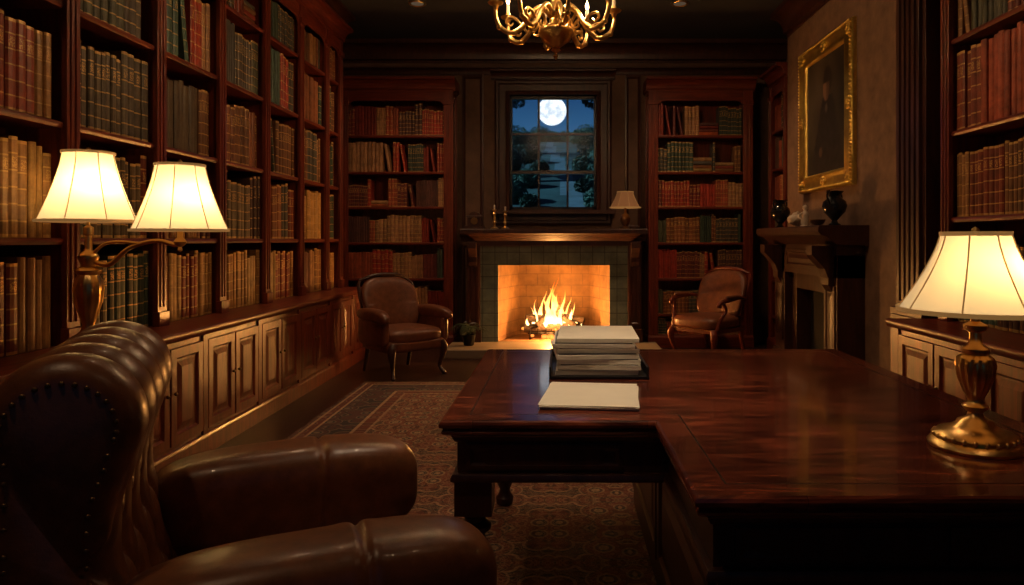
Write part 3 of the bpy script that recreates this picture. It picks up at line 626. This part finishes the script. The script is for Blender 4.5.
# ---------------------------------------------------------------- lamps
def light(name,loc,power,col,rad,parent,typ='POINT'):
    d=bpy.data.lights.new(name,typ); d.energy=power; d.color=col; d.shadow_soft_size=rad
    o=bpy.data.objects.new(name,d); scene.collection.objects.link(o); o.location=loc
    if parent: o.parent=parent
    return o
WARM=(1,.52,.19)
def lampshade(root,c,z0,z1,r0,r1,mat=None,seg=8,ph=.2):
    bm=B(); N=10; cols=64; rg=[]
    for j in range(N+1):
        t=j/N; r=r1+(r0-r1)*((1-t)**1.45*.75+(1-t)*.25); ring=[]
        for k in range(cols):
            a=2*pi*k/cols+ph; s=(a-ph)/(2*pi)*seg
            pa=((s%1)-.5)*2*pi/seg; rr=r*(math.cos(pi/seg)/math.cos(pa))*.5+r*.5
            ring.append(bm.verts.new((c[0]+rr*math.cos(a),c[1]+rr*math.sin(a),z0+(z1-z0)*t)))
        rg.append(ring)
    for a,b in zip(rg,rg[1:]):
        for k in range(cols): bm.faces.new((a[k],a[(k+1)%cols],b[(k+1)%cols],b[k]))
    mk('shade',bm,mat or shade,root,smooth=True)
    bm=B()
    for z,r in ((z0,r0),(z1,r1)):
        lathe(bm,[(r*.985,z-.004),(r+.003,z-.004),(r+.004,z+.008),(r*.985,z+.008),(r*.985,z-.004)],(c[0],c[1],0),48)
    for k in range(seg):
        a=ph+2*pi*k/seg; pts=[]
        for j in range(7):
            t=j/6; r=r1+(r0-r1)*((1-t)**1.45*.75+(1-t)*.25)+.001; pts.append((c[0]+r*math.cos(a),c[1]+r*math.sin(a),z0+(z1-z0)*t))
        tube(bm,pts,.0022,5,2)
    for k in range(3):
        a=ph+2*pi*k/3; tube(bm,[(c[0],c[1],z1-.02),(c[0]+r1*math.cos(a),c[1]+r1*math.sin(a),z1-.003)],.0018,5,1)
    mk('shade_trim',bm,trimm,root,smooth=True)
def bulb(root,c,z,power,col=WARM):
    bm=B(); lathe(bm,[(.012,-.05),(.014,-.03),(.02,-.015),(.027,.005),(.027,.02),(.018,.038),(.0001,.045)],(c[0],c[1],z),16); mk('bulb',bm,bulbm,root,smooth=True)
    return light('bulb_light',(c[0]+.04,c[1]-.03,z+.0),power,col,.03,root)
root=empty('brass_table_lamp'); c=(1.145,1.93); bm=B()
lathe(bm,[(.118,0),(.120,.008),(.112,.018),(.10,.024),(.104,.032),(.095,.042),(.07,.050),(.05,.062),(.045,.072),(.022,.082),(.018,.095),(.03,.105),(.034,.113),(.022,.122),(.019,.130),(.03,.15),(.046,.19),(.052,.225),(.046,.245),(.03,.255),(.034,.262),(.034,.27),(.02,.28),(.015,.30),(.015,.315),(.028,.322),(.030,.335),(.012,.345),(.012,.40),(.018,.405),(.018,.44),(.008,.445),(.006,.58),(.012,.585),(.009,.60),(.0005,.606)],(c[0],c[1],DZ+.001),48,flute=(.14,.235,14,.1))
mk('turned_base',bm,brass,root,smooth=True,ang=50)
lampshade(root,c,DZ+.375,DZ+.585,.195,.085,ph=.1)
bm=B()
for k in range(24):
    a=2*pi*k/24; sbox(bm,(c[0]+.098*math.cos(a),c[1]+.098*math.sin(a),DZ+.031),(.012,.007,.008),2,(3,3,3),M=Matrix.Rotation(a,3,'Z'))
mk('base_gadroon',bm,brass,root,smooth=True)
bulb(root,c,DZ+.47,38)
root=empty('double_shade_brass_lamp'); c=(-2.29,3.40); z=.811; bm=B()
lathe(bm,[(.085,0),(.087,.008),(.08,.018),(.065,.026),(.06,.04),(.035,.055),(.025,.08),(.035,.095),(.03,.11),(.026,.13),(.04,.17),(.062,.24),(.068,.30),(.062,.34),(.045,.37),(.055,.38),(.058,.392),(.05,.402),(.03,.41),(.036,.43),(.046,.455),(.036,.475),(.02,.485),(.016,.50),(.016,.56),(.022,.565),(.022,.60),(.008,.61),(.006,.95),(.014,.96),(.010,.985),(.0005,.99)],(c[0],c[1],z),44,flute=(.14,.36,12,.1))
c2=(-1.845,3.40)
tube(bm,[(c[0],c[1],z+.44),(c[0]+.10,c[1],z+.42),(c[0]+.2,c[1],z+.50),(c[0]+.33,c[1],z+.535),(c2[0]-.02,c2[1],z+.515),(c2[0],c2[1],z+.54)],[.014,.012,.011,.011,.012,.012],10)
tube(bm,[(c[0]+.02,c[1],z+.47),(c[0]+.08,c[1],z+.52),(c[0]+.16,c[1],z+.53),(c[0]+.24,c[1],z+.52)],[.009,.008,.008,.010],8)
lathe(bm,[(.0005,-.05),(.012,-.04),(.008,-.025),(.022,-.015),(.03,0),(.022,.012),(.014,.02),(.014,.07),(.007,.075),(.006,.37),(.013,.375),(.009,.395),(.0005,.40)],(c2[0],c2[1],z+.53),24)
mk('brass_stem_and_arm',bm,brass,root,smooth=True,ang=50)
lampshade(root,c,1.44,1.77,.215,.11,ph=.15); bulb(root,c,1.60,88)
lampshade(root,c2,1.395,1.71,.215,.11,ph=.3); bulb(root,c2,1.54,72)
root=empty('mantel_lamp'); c=(.80,8.58); zz=1.486; bm=B()
lathe(bm,[(.07,0),(.07,.012),(.04,.025),(.03,.04),(.055,.08),(.065,.12),(.045,.17),(.02,.19),(.014,.21),(.014,.27),(.004,.28),(.004,.46),(.009,.465),(.0005,.48)],(c[0],c[1],zz),28); mk('lamp_base',bm,plain('bronze',(.25,.13,.06),.35,.8),root,smooth=True)
lampshade(root,c,zz+.26,zz+.45,.19,.10,mat=shade_dim); bulb(root,c,zz+.34,.8)
# ---------------------------------------------------------------- chandelier
root=empty('brass_chandelier'); CX,CY,CZ=-.03,5.0,2.64; bm=B()
lathe(bm,[(.0005,0),(.012,.01),(.018,.025),(.008,.04),(.014,.05),(.034,.065),(.022,.08),(.04,.09),(.095,.13),(.125,.18),(.13,.20),(.12,.215),(.07,.235),(.045,.26),(.04,.29),(.065,.31),(.07,.34),(.05,.38),(.03,.42),(.04,.46),(.06,.50),(.06,.54),(.035,.58),(.025,.62),(.035,.66),(.01,.70),(.006,.72)],(CX,CY,CZ),32,flute=(.085,.2,16,.06))
for k in range(8):
    a=2*pi*k/8+.2; d=(math.cos(a),math.sin(a)); P=lambda r,z:(CX+d[0]*r,CY+d[1]*r,CZ+z)
    tube(bm,[P(.05,.33),P(.11,.37),P(.18,.31),P(.24,.22),P(.32,.17),P(.40,.21),P(.43,.29),P(.43,.37)],[.017,.017,.018,.019,.019,.017,.014,.013],8,6)
    tube(bm,[P(.24,.22),P(.29,.27),P(.34,.275),P(.355,.24),P(.325,.22),P(.305,.24)],[.011,.011,.011,.010,.008,.006],7,5)
    tube(bm,[P(.18,.31),P(.135,.25),P(.15,.20),P(.19,.205),P(.185,.235)],[.011,.011,.010,.008,.005],7,5)
    tube(bm,[P(.03,.50),P(.10,.58),P(.17,.54),P(.17,.47),P(.13,.47)],[.010,.010,.009,.008,.006],7,5)
    sbox(bm,P(.30,.17),(.022,.022,.018),2,(5,5,5)); sbox(bm,P(.405,.205),(.02,.02,.02),2,(5,5,5))
    p=P(.43,.36); lathe(bm,[(.0005,-.05),(.012,-.04),(.018,-.02),(.022,-.005),(.05,.008),(.056,.018),(.02,.02),(.02,.03),(.016,.05),(.0005,.051)],p,16)
for k in range(22):
    zz=CZ+.72+k*.023; tube(bm,[(CX-.008,CY,zz),(CX+.008 if k%2 else CX,CY+(0 if k%2 else .008),zz+.012),(CX-.008,CY,zz+.024)],.003,5,3)
tube(bm,[(CX,CY,CZ+.7),(CX,CY,CE-.03)],.003,5,1)
lathe(bm,[(.0005,-.06),(.02,-.055),(.05,-.03),(.07,-.01),(.07,0)],(CX,CY,CE),24)
mk('brass_body_and_arms',bm,brass,root,smooth=True,ang=50)
bm=B(); bm2=B()
for k in range(8):
    a=2*pi*k/8+.2; p=(CX+math.cos(a)*.43,CY+math.sin(a)*.43,CZ+.40)
    lathe(bm,[(.013,0),(.013,.07),(.0005,.071)],p,12); lathe(bm2,[(.006,.07),(.014,.09),(.012,.11),(.0005,.145)],p,10)
    if k%2==0: light('candle_light',(p[0],p[1],p[2]+.19),14,(1,.60,.30),.03,root)
mk('candle_sleeves',bm,white_cer,root,smooth=True); mk('candle_bulbs',bm2,bulbm,root,smooth=True)
lens=plain('dim_lens',(.2,.15,.1),.4,emit=(1,.7,.45),es=.05)
DL=(1,.62,.34)
for (x,y,pw,an) in ((-1.55,7.6,68,125),(1.3,7.6,68,125),(-1.55,4.4,30,125),(1.3,4.4,36,125),(-1.2,1.0,32,125),(1.2,1.0,10,125),(.1,2.5,125,42)):  # far pair are the room's fixtures; the nearer ones are added as unseen fill
    rt=empty('recessed_and_added_light'); bm=B(); lathe(bm,[(.07,-.004),(.085,-.012),(.095,-.006),(.096,0),(.07,0),(.07,-.004)],(x,y,CE-.001),28); mk('trim_ring',bm,brass,rt,smooth=True)
    bm=B(); lathe(bm,[(.0005,-.006),(.068,-.006)],(x,y,CE),24); mk('lens',bm,lens,rt)
    l=light('downlight_and_fill',(x,y,CE-.04),pw,DL if an>60 else (1,.74,.48),.06,rt,'SPOT'); l.data.spot_size=math.radians(an); l.data.spot_blend=.95  # the narrow spot is added to brighten the desk papers
# ---------------------------------------------------------------- foreground leather armchair
def foreground_chair():
    th=math.radians(25); root=empty('leather_armchair',TR(-.73,1.77,RT)@RZ(th))
    def seam(xs,amp=.06,w=.008):
        def f(w_,q):
            k=sum(math.exp(-((w_.x-x)/w)**2) for x in xs)
            bl=sum(math.exp(-((abs(w_.x-x)-.028)/.016)**2) for x in xs)
            s=1-amp*k+.012*bl; return Vector((w_.x,w_.y*s,w_.z*s if w_.z>0 else w_.z))
        return f
    for y,nm in ((-.375,'arm'),(.375,'arm')):
        bm=B(); sbox(bm,(.07,y,.565),(.385,.125,.15),3.6,(110,18,18),seam([.09]))
        mk(nm,bm,leather,root,smooth=True,ang=80)
        bm=B(); sbox(bm,(.06,y,.27),(.355,.10,.20),7,(14,8,12)); mk('arm_side_panel',bm,leather,root,smooth=True,ang=80)
    bm=B(); sbox(bm,(.02,0,.22),(.37,.30,.12),8,(12,12,8)); mk('seat_rail',bm,leather,root,smooth=True,ang=80)
    bm=B(); sbox(bm,(.09,0,.40),(.33,.26,.085),4,(16,16,10)); mk('seat_cushion',bm,leather,root,smooth=True,ang=80)
    prof=[(-.20,.16),(-.21,.38),(-.235,.50),(-.265,.62),(-.285,.72),(-.285,.82),(-.262,.895)]
    cx,cz,r=-.375,.985,.135
    for k in range(0,11):
        a=math.radians(-28+k*23); prof.append((cx+r*math.cos(a),cz+r*math.sin(a)))
    prof+=[(-.50,.80),(-.50,.60),(-.49,.40),(-.47,.16)]
    P=cr([(p[0],0,p[1]) for p in prof],7); n=len(P); cum=[0]
    for a,b in zip(P,P[1:]): cum.append(cum[-1]+(b-a).length)
    W=.375; NV=110; bm=B(); rows=[]
    nch=5
    for j in range(NV+1):
        v=-1+2*j/NV; y=W*v; row=[]
        endr=(max(0,(abs(v)-.9)/.1))**2*.03
        for i,p in enumerate(P):
            T=(P[min(i+1,n-1)]-P[max(i-1,0)]).normalized(); N=Vector((T.z,0,-T.x))
            z=p.z; front=i<len(P)*.34
            s=(v+1)/2*nch; ch=abs(math.sin(pi*s))**.5
            on=sm(.78,.84,z) if p.x>-.47 or z>.9 else 0
            wch=on if (front or z>.86) else 0
            d=.030*(ch-1)*wch
            if front and .42<z<.9:
                u=(z-.42)/.155; rowi=round(u); off=.5 if rowi%2 else 0
                sx=(v+1)/2*nch+off; dx=(sx-round(sx))/nch*2*W; dz=(u-rowi)*.155
                d+=-.035*math.exp(-(dx*dx+dz*dz)/.0011)*(1-wch)
                c1=abs(((s+u*.5+.5)%1)-.5); c2=abs(((s-u*.5+.5)%1)-.5)
                d+=-.012*(math.exp(-(c1/.07)**2)+math.exp(-(c2/.07)**2))*(1-wch)
            row.append(bm.verts.new(Vector((p.x,y,p.z))+N*d+((Vector((-.37,y,max(.3,min(.98,p.z))))-Vector((p.x,y,p.z)))*(endr*3.5))))
        rows.append(row)
    for a,b in zip(rows,rows[1:]):
        for i in range(n-1): bm.faces.new((a[i],a[i+1],b[i+1],b[i]))
        bm.faces.new((a[-1],a[0],b[0],b[-1]))
    bm.faces.new(rows[0]); bm.faces.new(rows[-1])
    mk('tufted_roll_back',bm,leather,root,smooth=True,ang=70)
    bm=B()
    for rowi in range(0,4):
        z=.42+.155*rowi
        if z>.86 or z<.45: continue
        for q in range(-1,nch+1):
            sx=q-(.5 if rowi%2 else 0); v=sx/nch*2-1
            if abs(v)<.93:
                pp=min(P[:len(P)//3],key=lambda t:abs(t.z-z)); sbox(bm,(pp.x-.028,v*W,z),(.010,.013,.013),2,(4,4,4))
    mk('upholstery_buttons',bm,leather,root,smooth=True)
    bm=B()
    step=.024; d=0
    for sgn in (-1,1):
        d=0
        for i in range(1,n):
            if cum[i]-d>step:
                d=cum[i]; p=P[i]
                if p.z<.2: continue
                T=(P[min(i+1,n-1)]-P[i-1]).normalized(); N=Vector((T.z,0,-T.x)); q=p-N*.045
                if q.z<.56 and q.x>-.33: continue
                sbox(bm,(q.x,sgn*(W+.001),q.z),(.005,.003,.005),2,(4,4,4))
    mk('nailheads',bm,nailm,root,smooth=True)
    bm=B()
    for x in (-.40,.36):
        for y in (-.36,.36): lathe(bm,[(.024,0),(.034,.02),(.04,.045),(.034,.07),(.03,.10),(.03,.14)],(x,y,0),20)
    mk('bun_feet',bm,wood_dk,root,smooth=True)
foreground_chair()
# ---------------------------------------------------------------- background armchairs
def lib_chair(loc,ang,closed,sc=1):
    root=empty('upholstered_armchair',TR(*loc)@RZ(ang)@Matrix.Scale(sc,4))
    bm=B()
    def crownf(w,q): return Vector((w.x*(1-.06*q.y),w.y,w.z+(.02*(1-q.x**2)*(1-q.y**2) if w.z>0 else 0)))
    sbox(bm,(0,-.03,.40),(.31,.30,.075),4,(16,16,8),crownf); mk('seat_cushion',bm,leather2,root,smooth=True,ang=80)
    bm=B()
    def bend(w,q):
        zt=(w.z+.27)/.54; curve=.10*(q.x**2)
        tuft=0
        if q.y<-.2 and not closed:
            for (a,b) in ((-.13,.12),(0,.12),(.13,.12),(-.07,0),(.07,0),(-.13,-.12),(0,-.12),(.13,-.12)):
                tuft+=.008*math.exp(-((w.x-a)**2+(w.z-b)**2)/.0011)
        wid=1+.08*zt if zt<.8 else 1.064
        return Vector((w.x*wid,w.y-curve*(1-.4*zt)+.13*zt+tuft,w.z-.045*(q.x**2)*(zt>.5)*zt))
    sbox(bm,(0,.24,.69),(.30,.065,.28),3.6,(30,8,30),bend); mk('back_cushion',bm,leather2,root,smooth=True,ang=80)
    bm=B()
    bx(bm,-.30,.30,-.30,.27,.30,.345)
    for s in (-1,1):
        tube(bm,[(s*.27,-.28,.33),(s*.295,-.30,.27),(s*.285,-.29,.18),(s*.265,-.27,.08),(s*.285,-.31,.02),(s*.29,-.325,.006)],[.04,.042,.03,.018,.022,.016],10)
        tube(bm,[(s*.25,.24,.34),(s*.25,.27,.2),(s*.255,.33,.01)],[.028,.024,.017],8)
        tube(bm,[(s*.25,.25,.34),(s*.29,.27,.6),(s*.315,.33,.85),(s*.27,.39,.93)],[.022,.02,.018,.014],8)
        if not closed:
            tube(bm,[(s*.30,.24,.66),(s*.335,.1,.675),(s*.35,-.1,.66),(s*.34,-.22,.645),(s*.325,-.26,.61),(s*.33,-.23,.59)],[.02,.02,.022,.026,.024,.014],10)
            tube(bm,[(s*.335,-.2,.63),(s*.35,-.17,.55),(s*.32,-.22,.45),(s*.30,-.25,.34)],[.02,.017,.02,.024],10)
    tube(bm,[(-.28,.385,.93),(-.15,.36,.975),(0,.35,.985),(.15,.36,.975),(.28,.385,.93)],[.015,.02,.024,.02,.015],10)
    mk('wooden_frame',bm,wood_dk if closed else wood_h,root,smooth=True)
    bm=B()
    for s in (-1,1):
        if closed:
            def armf(w,q): return Vector((w.x+s*.02*(q.y<0)*q.y*q.y,w.y,w.z-.03*(q.y<0)*q.y*q.y))
            sbox(bm,(s*.34,-.03,.61),(.065,.30,.065),3,(8,20,8),armf)
            sbox(bm,(s*.335,-.01,.45),(.04,.27,.14),6,(6,14,8))
        else:
            sbox(bm,(s*.348,-.04,.69),(.035,.13,.022),3,(6,10,6))
    mk('arm_pads',bm,leather2,root,smooth=True,ang=80)
    if closed:
        bm=B(); sbox(bm,(0,-.02,.31),(.34,.30,.06),7,(10,10,6)); mk('front_rail_upholstery',bm,leather2,root,smooth=True,ang=80)
    bm=B()
    for i in range(25):
        sbox(bm,(-.288+.024*i,-.302,.335),(.006,.004,.006),2,(3,3,3))
    mk('nailheads',bm,brass,root)
lib_chair((-1.60,7.12,.001),.75,True,1.0)
lib_chair((1.72,8.10,.001),-.85,False,1.03)
# ---------------------------------------------------------------- ornaments
def candlestick(x,y,z,h,s=1):
    rt=empty('brass_candlestick'); bm=B(); lathe(bm,[(.04*s,0),(.042*s,.008),(.03*s,.018),(.014*s,.03),(.012*s,.06),(.022*s,.08),(.014*s,.1),(.011*s,h*.6),(.020*s,h*.72),(.012*s,h*.78),(.018*s,h*.85),(.026*s,h*.9),(.014*s,h*.92)],(x,y,z),20); mk('stick',bm,brass,rt,smooth=True)
    bm=B(); lathe(bm,[(.011,h*.92),(.011,h*.92+.05),(.0005,h*.92+.055)],(x,y,z),10); mk('candle',bm,white_cer,rt,smooth=True)
mz=1.486
candlestick(-.80,8.55,mz,.26,1.2); candlestick(-.67,8.56,mz,.24,1.2)
root=empty('mantel_clock'); bm=B(); bx(bm,-1.16,-.93,8.52,8.64,mz,mz+.03); bx(bm,-1.13,-.96,8.535,8.63,mz+.03,mz+.14); sweep(bm,[(0,mz+.14),(.02,mz+.14),(.015,mz+.16),(0,mz+.165)],-1.14,-.95,y=8.54)
pr=[(-1.12,mz+.14)]+[(-1.045+.075*math.cos(pi-t*pi/8),mz+.15+.06*math.sin(t*pi/8)) for t in range(9)]+[(-.97,mz+.14)]
va=[bm.verts.new((p,8.54,q)) for p,q in pr]; vb=[bm.verts.new((p,8.625,q)) for p,q in pr]
for i in range(len(pr)): bm.faces.new((va[i],va[(i+1)%len(pr)],vb[(i+1)%len(pr)],vb[i]))
bm.faces.new(va); bm.faces.new(vb); mk('case',bm,wood_dk,root)
bm=B(); lathe(bm,[(.0005,0),(.042,0),(.045,.004),(.042,.008)],(0,0,0),24); mk('dial',bm,nailm,root,M=TR(-1.045,8.533,mz+.095)@Matrix.Rotation(pi/2,4,'X'))
rz=1.476
def urn(x,y,z,s,mat,name,handles=True):
    rt=empty(name); bm=B()
    lathe(bm,[(.05*s,0),(.052*s,.01*s),(.03*s,.025*s),(.022*s,.045*s),(.04*s,.065*s),(.09*s,.12*s),(.105*s,.17*s),(.095*s,.21*s),(.06*s,.24*s),(.05*s,.26*s),(.07*s,.29*s),(.078*s,.30*s),(.066*s,.295*s),(.045*s,.262*s),(.0005,.2*s)],(x,y,z),28); mk('body',bm,mat,rt,smooth=True)
    if handles:
        bm=B()
        for d in (Vector((.7,.7,0)),Vector((-.7,-.7,0))):
            p=Vector((x,y,z)); tube(bm,[p+d*.05*s+Vector((0,0,.26*s)),p+d*.11*s+Vector((0,0,.30*s)),p+d*.15*s+Vector((0,0,.25*s)),p+d*.10*s+Vector((0,0,.19*s))],.009*s,8,5)
        mk('handles',bm,mat,rt,smooth=True)
urn(2.40,6.12,rz,1.0,black_cer,'black_ceramic_urn'); urn(2.36,7.50,rz,1.0,black_cer,'black_ceramic_urn')
root=empty('seashell_ornament'); bm=B()
pts=[];rad=[]
for k in range(26):
    a=k*.55; r=.06*(1-k/27); pts.append((2.34+r*math.cos(a),6.92+r*math.sin(a)*.6,rz+.055+.004*k)); rad.append(.050*(1-k/28)+.003)
tube(bm,pts,rad,10,3); mk('spiral_shell',bm,white_cer,root,smooth=True)
root=empty('porcelain_figurine'); bm=B(); lathe(bm,[(.045,0),(.045,.012),(.03,.018),(.04,.05),(.028,.09),(.036,.12),(.022,.145),(.014,.155),(.026,.175),(.024,.195),(.0005,.21)],(2.34,6.68,rz),18); tube(bm,[(2.31,6.68,rz+.13),(2.27,6.66,rz+.10),(2.29,6.64,rz+.07)],[.012,.01,.008],8); mk('figure',bm,white_cer,root,smooth=True)
root=empty('small_bowl'); bm=B(); lathe(bm,[(.03,0),(.028,.01),(.06,.03),(.075,.06),(.07,.06),(.05,.03),(.0005,.02)],(2.36,6.42,rz),24); mk('bowl',bm,plain('bronze_bowl',(.2,.1,.05),.35,.7),root,smooth=True)
root=empty('potted_fern'); bm=B(); lathe(bm,[(.05,0),(.06,.01),(.08,.12),(.085,.13),(.075,.13),(.06,.03),(.0005,.03)],(-1.08,8.3,hz+.001),20); mk('pot',bm,iron,root,smooth=True)
bm=B()
for k in range(34):
    a=R.uniform(0,2*pi); l=R.uniform(.12,.24); h=R.uniform(.06,.14); p0=Vector((-1.08,8.3,hz+.12)); d=Vector((math.cos(a),math.sin(a),0))
    pts=[p0,p0+d*l*.4+Vector((0,0,h)),p0+d*l*.8+Vector((0,0,h*.8)),p0+d*l+Vector((0,0,h*.35))]; tube(bm,pts,[.003,.003,.002,.001],4,3)
    for j,q in enumerate(cr(pts,4)[2:]):
        s=Vector((-d.y,d.x,0)); w=.028*(1-j/14)
        for sg in (-1,1): bm.faces.new([bm.verts.new(v) for v in (q,q+s*sg*w+d*.006,q+s*sg*w*.9+d*.016-Vector((0,0,.004)),q+d*.008)])
mk('fronds',bm,plain('fern_green',(.04,.06,.03),.7),root)
# ---------------------------------------------------------------- lights
light('fire_glow_light',(FX,8.84,.52),62,(1,.41,.09),.12,None)
light('fire_glow_light',(FX,8.66,.38),70,(1,.41,.10),.08,None)
d=bpy.data.lights.new('moonlight','SUN'); d.energy=2.6; d.color=(.42,.75,1); d.angle=.01; o=bpy.data.objects.new('moonlight',d); scene.collection.objects.link(o)
o.rotation_euler=Vector((-.9,-.15,.6)).to_track_quat('Z','Y').to_euler()
w=bpy.data.worlds.new('night_sky'); scene.world=w; w.use_nodes=True; nt=w.node_tree; bg=nt.nodes['Background']
t=nt.nodes.new('ShaderNodeTexCoord'); s=nt.nodes.new('ShaderNodeSeparateXYZ'); nt.links.new(t.outputs['Generated'],s.inputs[0])
r=ramp(nt,[(0,(.03,.09,.16)),(.13,(.028,.105,.22)),(.2,(.012,.050,.135)),(1,(.01,.03,.08))]); nt.links.new(s.outputs[2],r.inputs[0]); nt.links.new(r.outputs[0],bg.inputs[0])
# the sky is brighter on the moon's side
nt.links.new(mth(nt,'ADD',mth(nt,'MULTIPLY',mth(nt,'MAXIMUM',s.outputs[1],0),.8),.3),bg.inputs[1])
cd=bpy.data.cameras.new('camera'); cam=bpy.data.objects.new('camera',cd); scene.collection.objects.link(cam)
cam.location=(0,0,1.35); cam.rotation_euler=(pi/2,0,0); cd.sensor_width=36; cd.lens=700/1024*36; cd.shift_x=-48/1024; cd.shift_y=-52.5/1024; cd.clip_start=.02; cd.clip_end=400
scene.camera=cam
scene.view_settings.view_transform='Standard'
scene.view_settings.look='None'
scene.view_settings.exposure=0.1
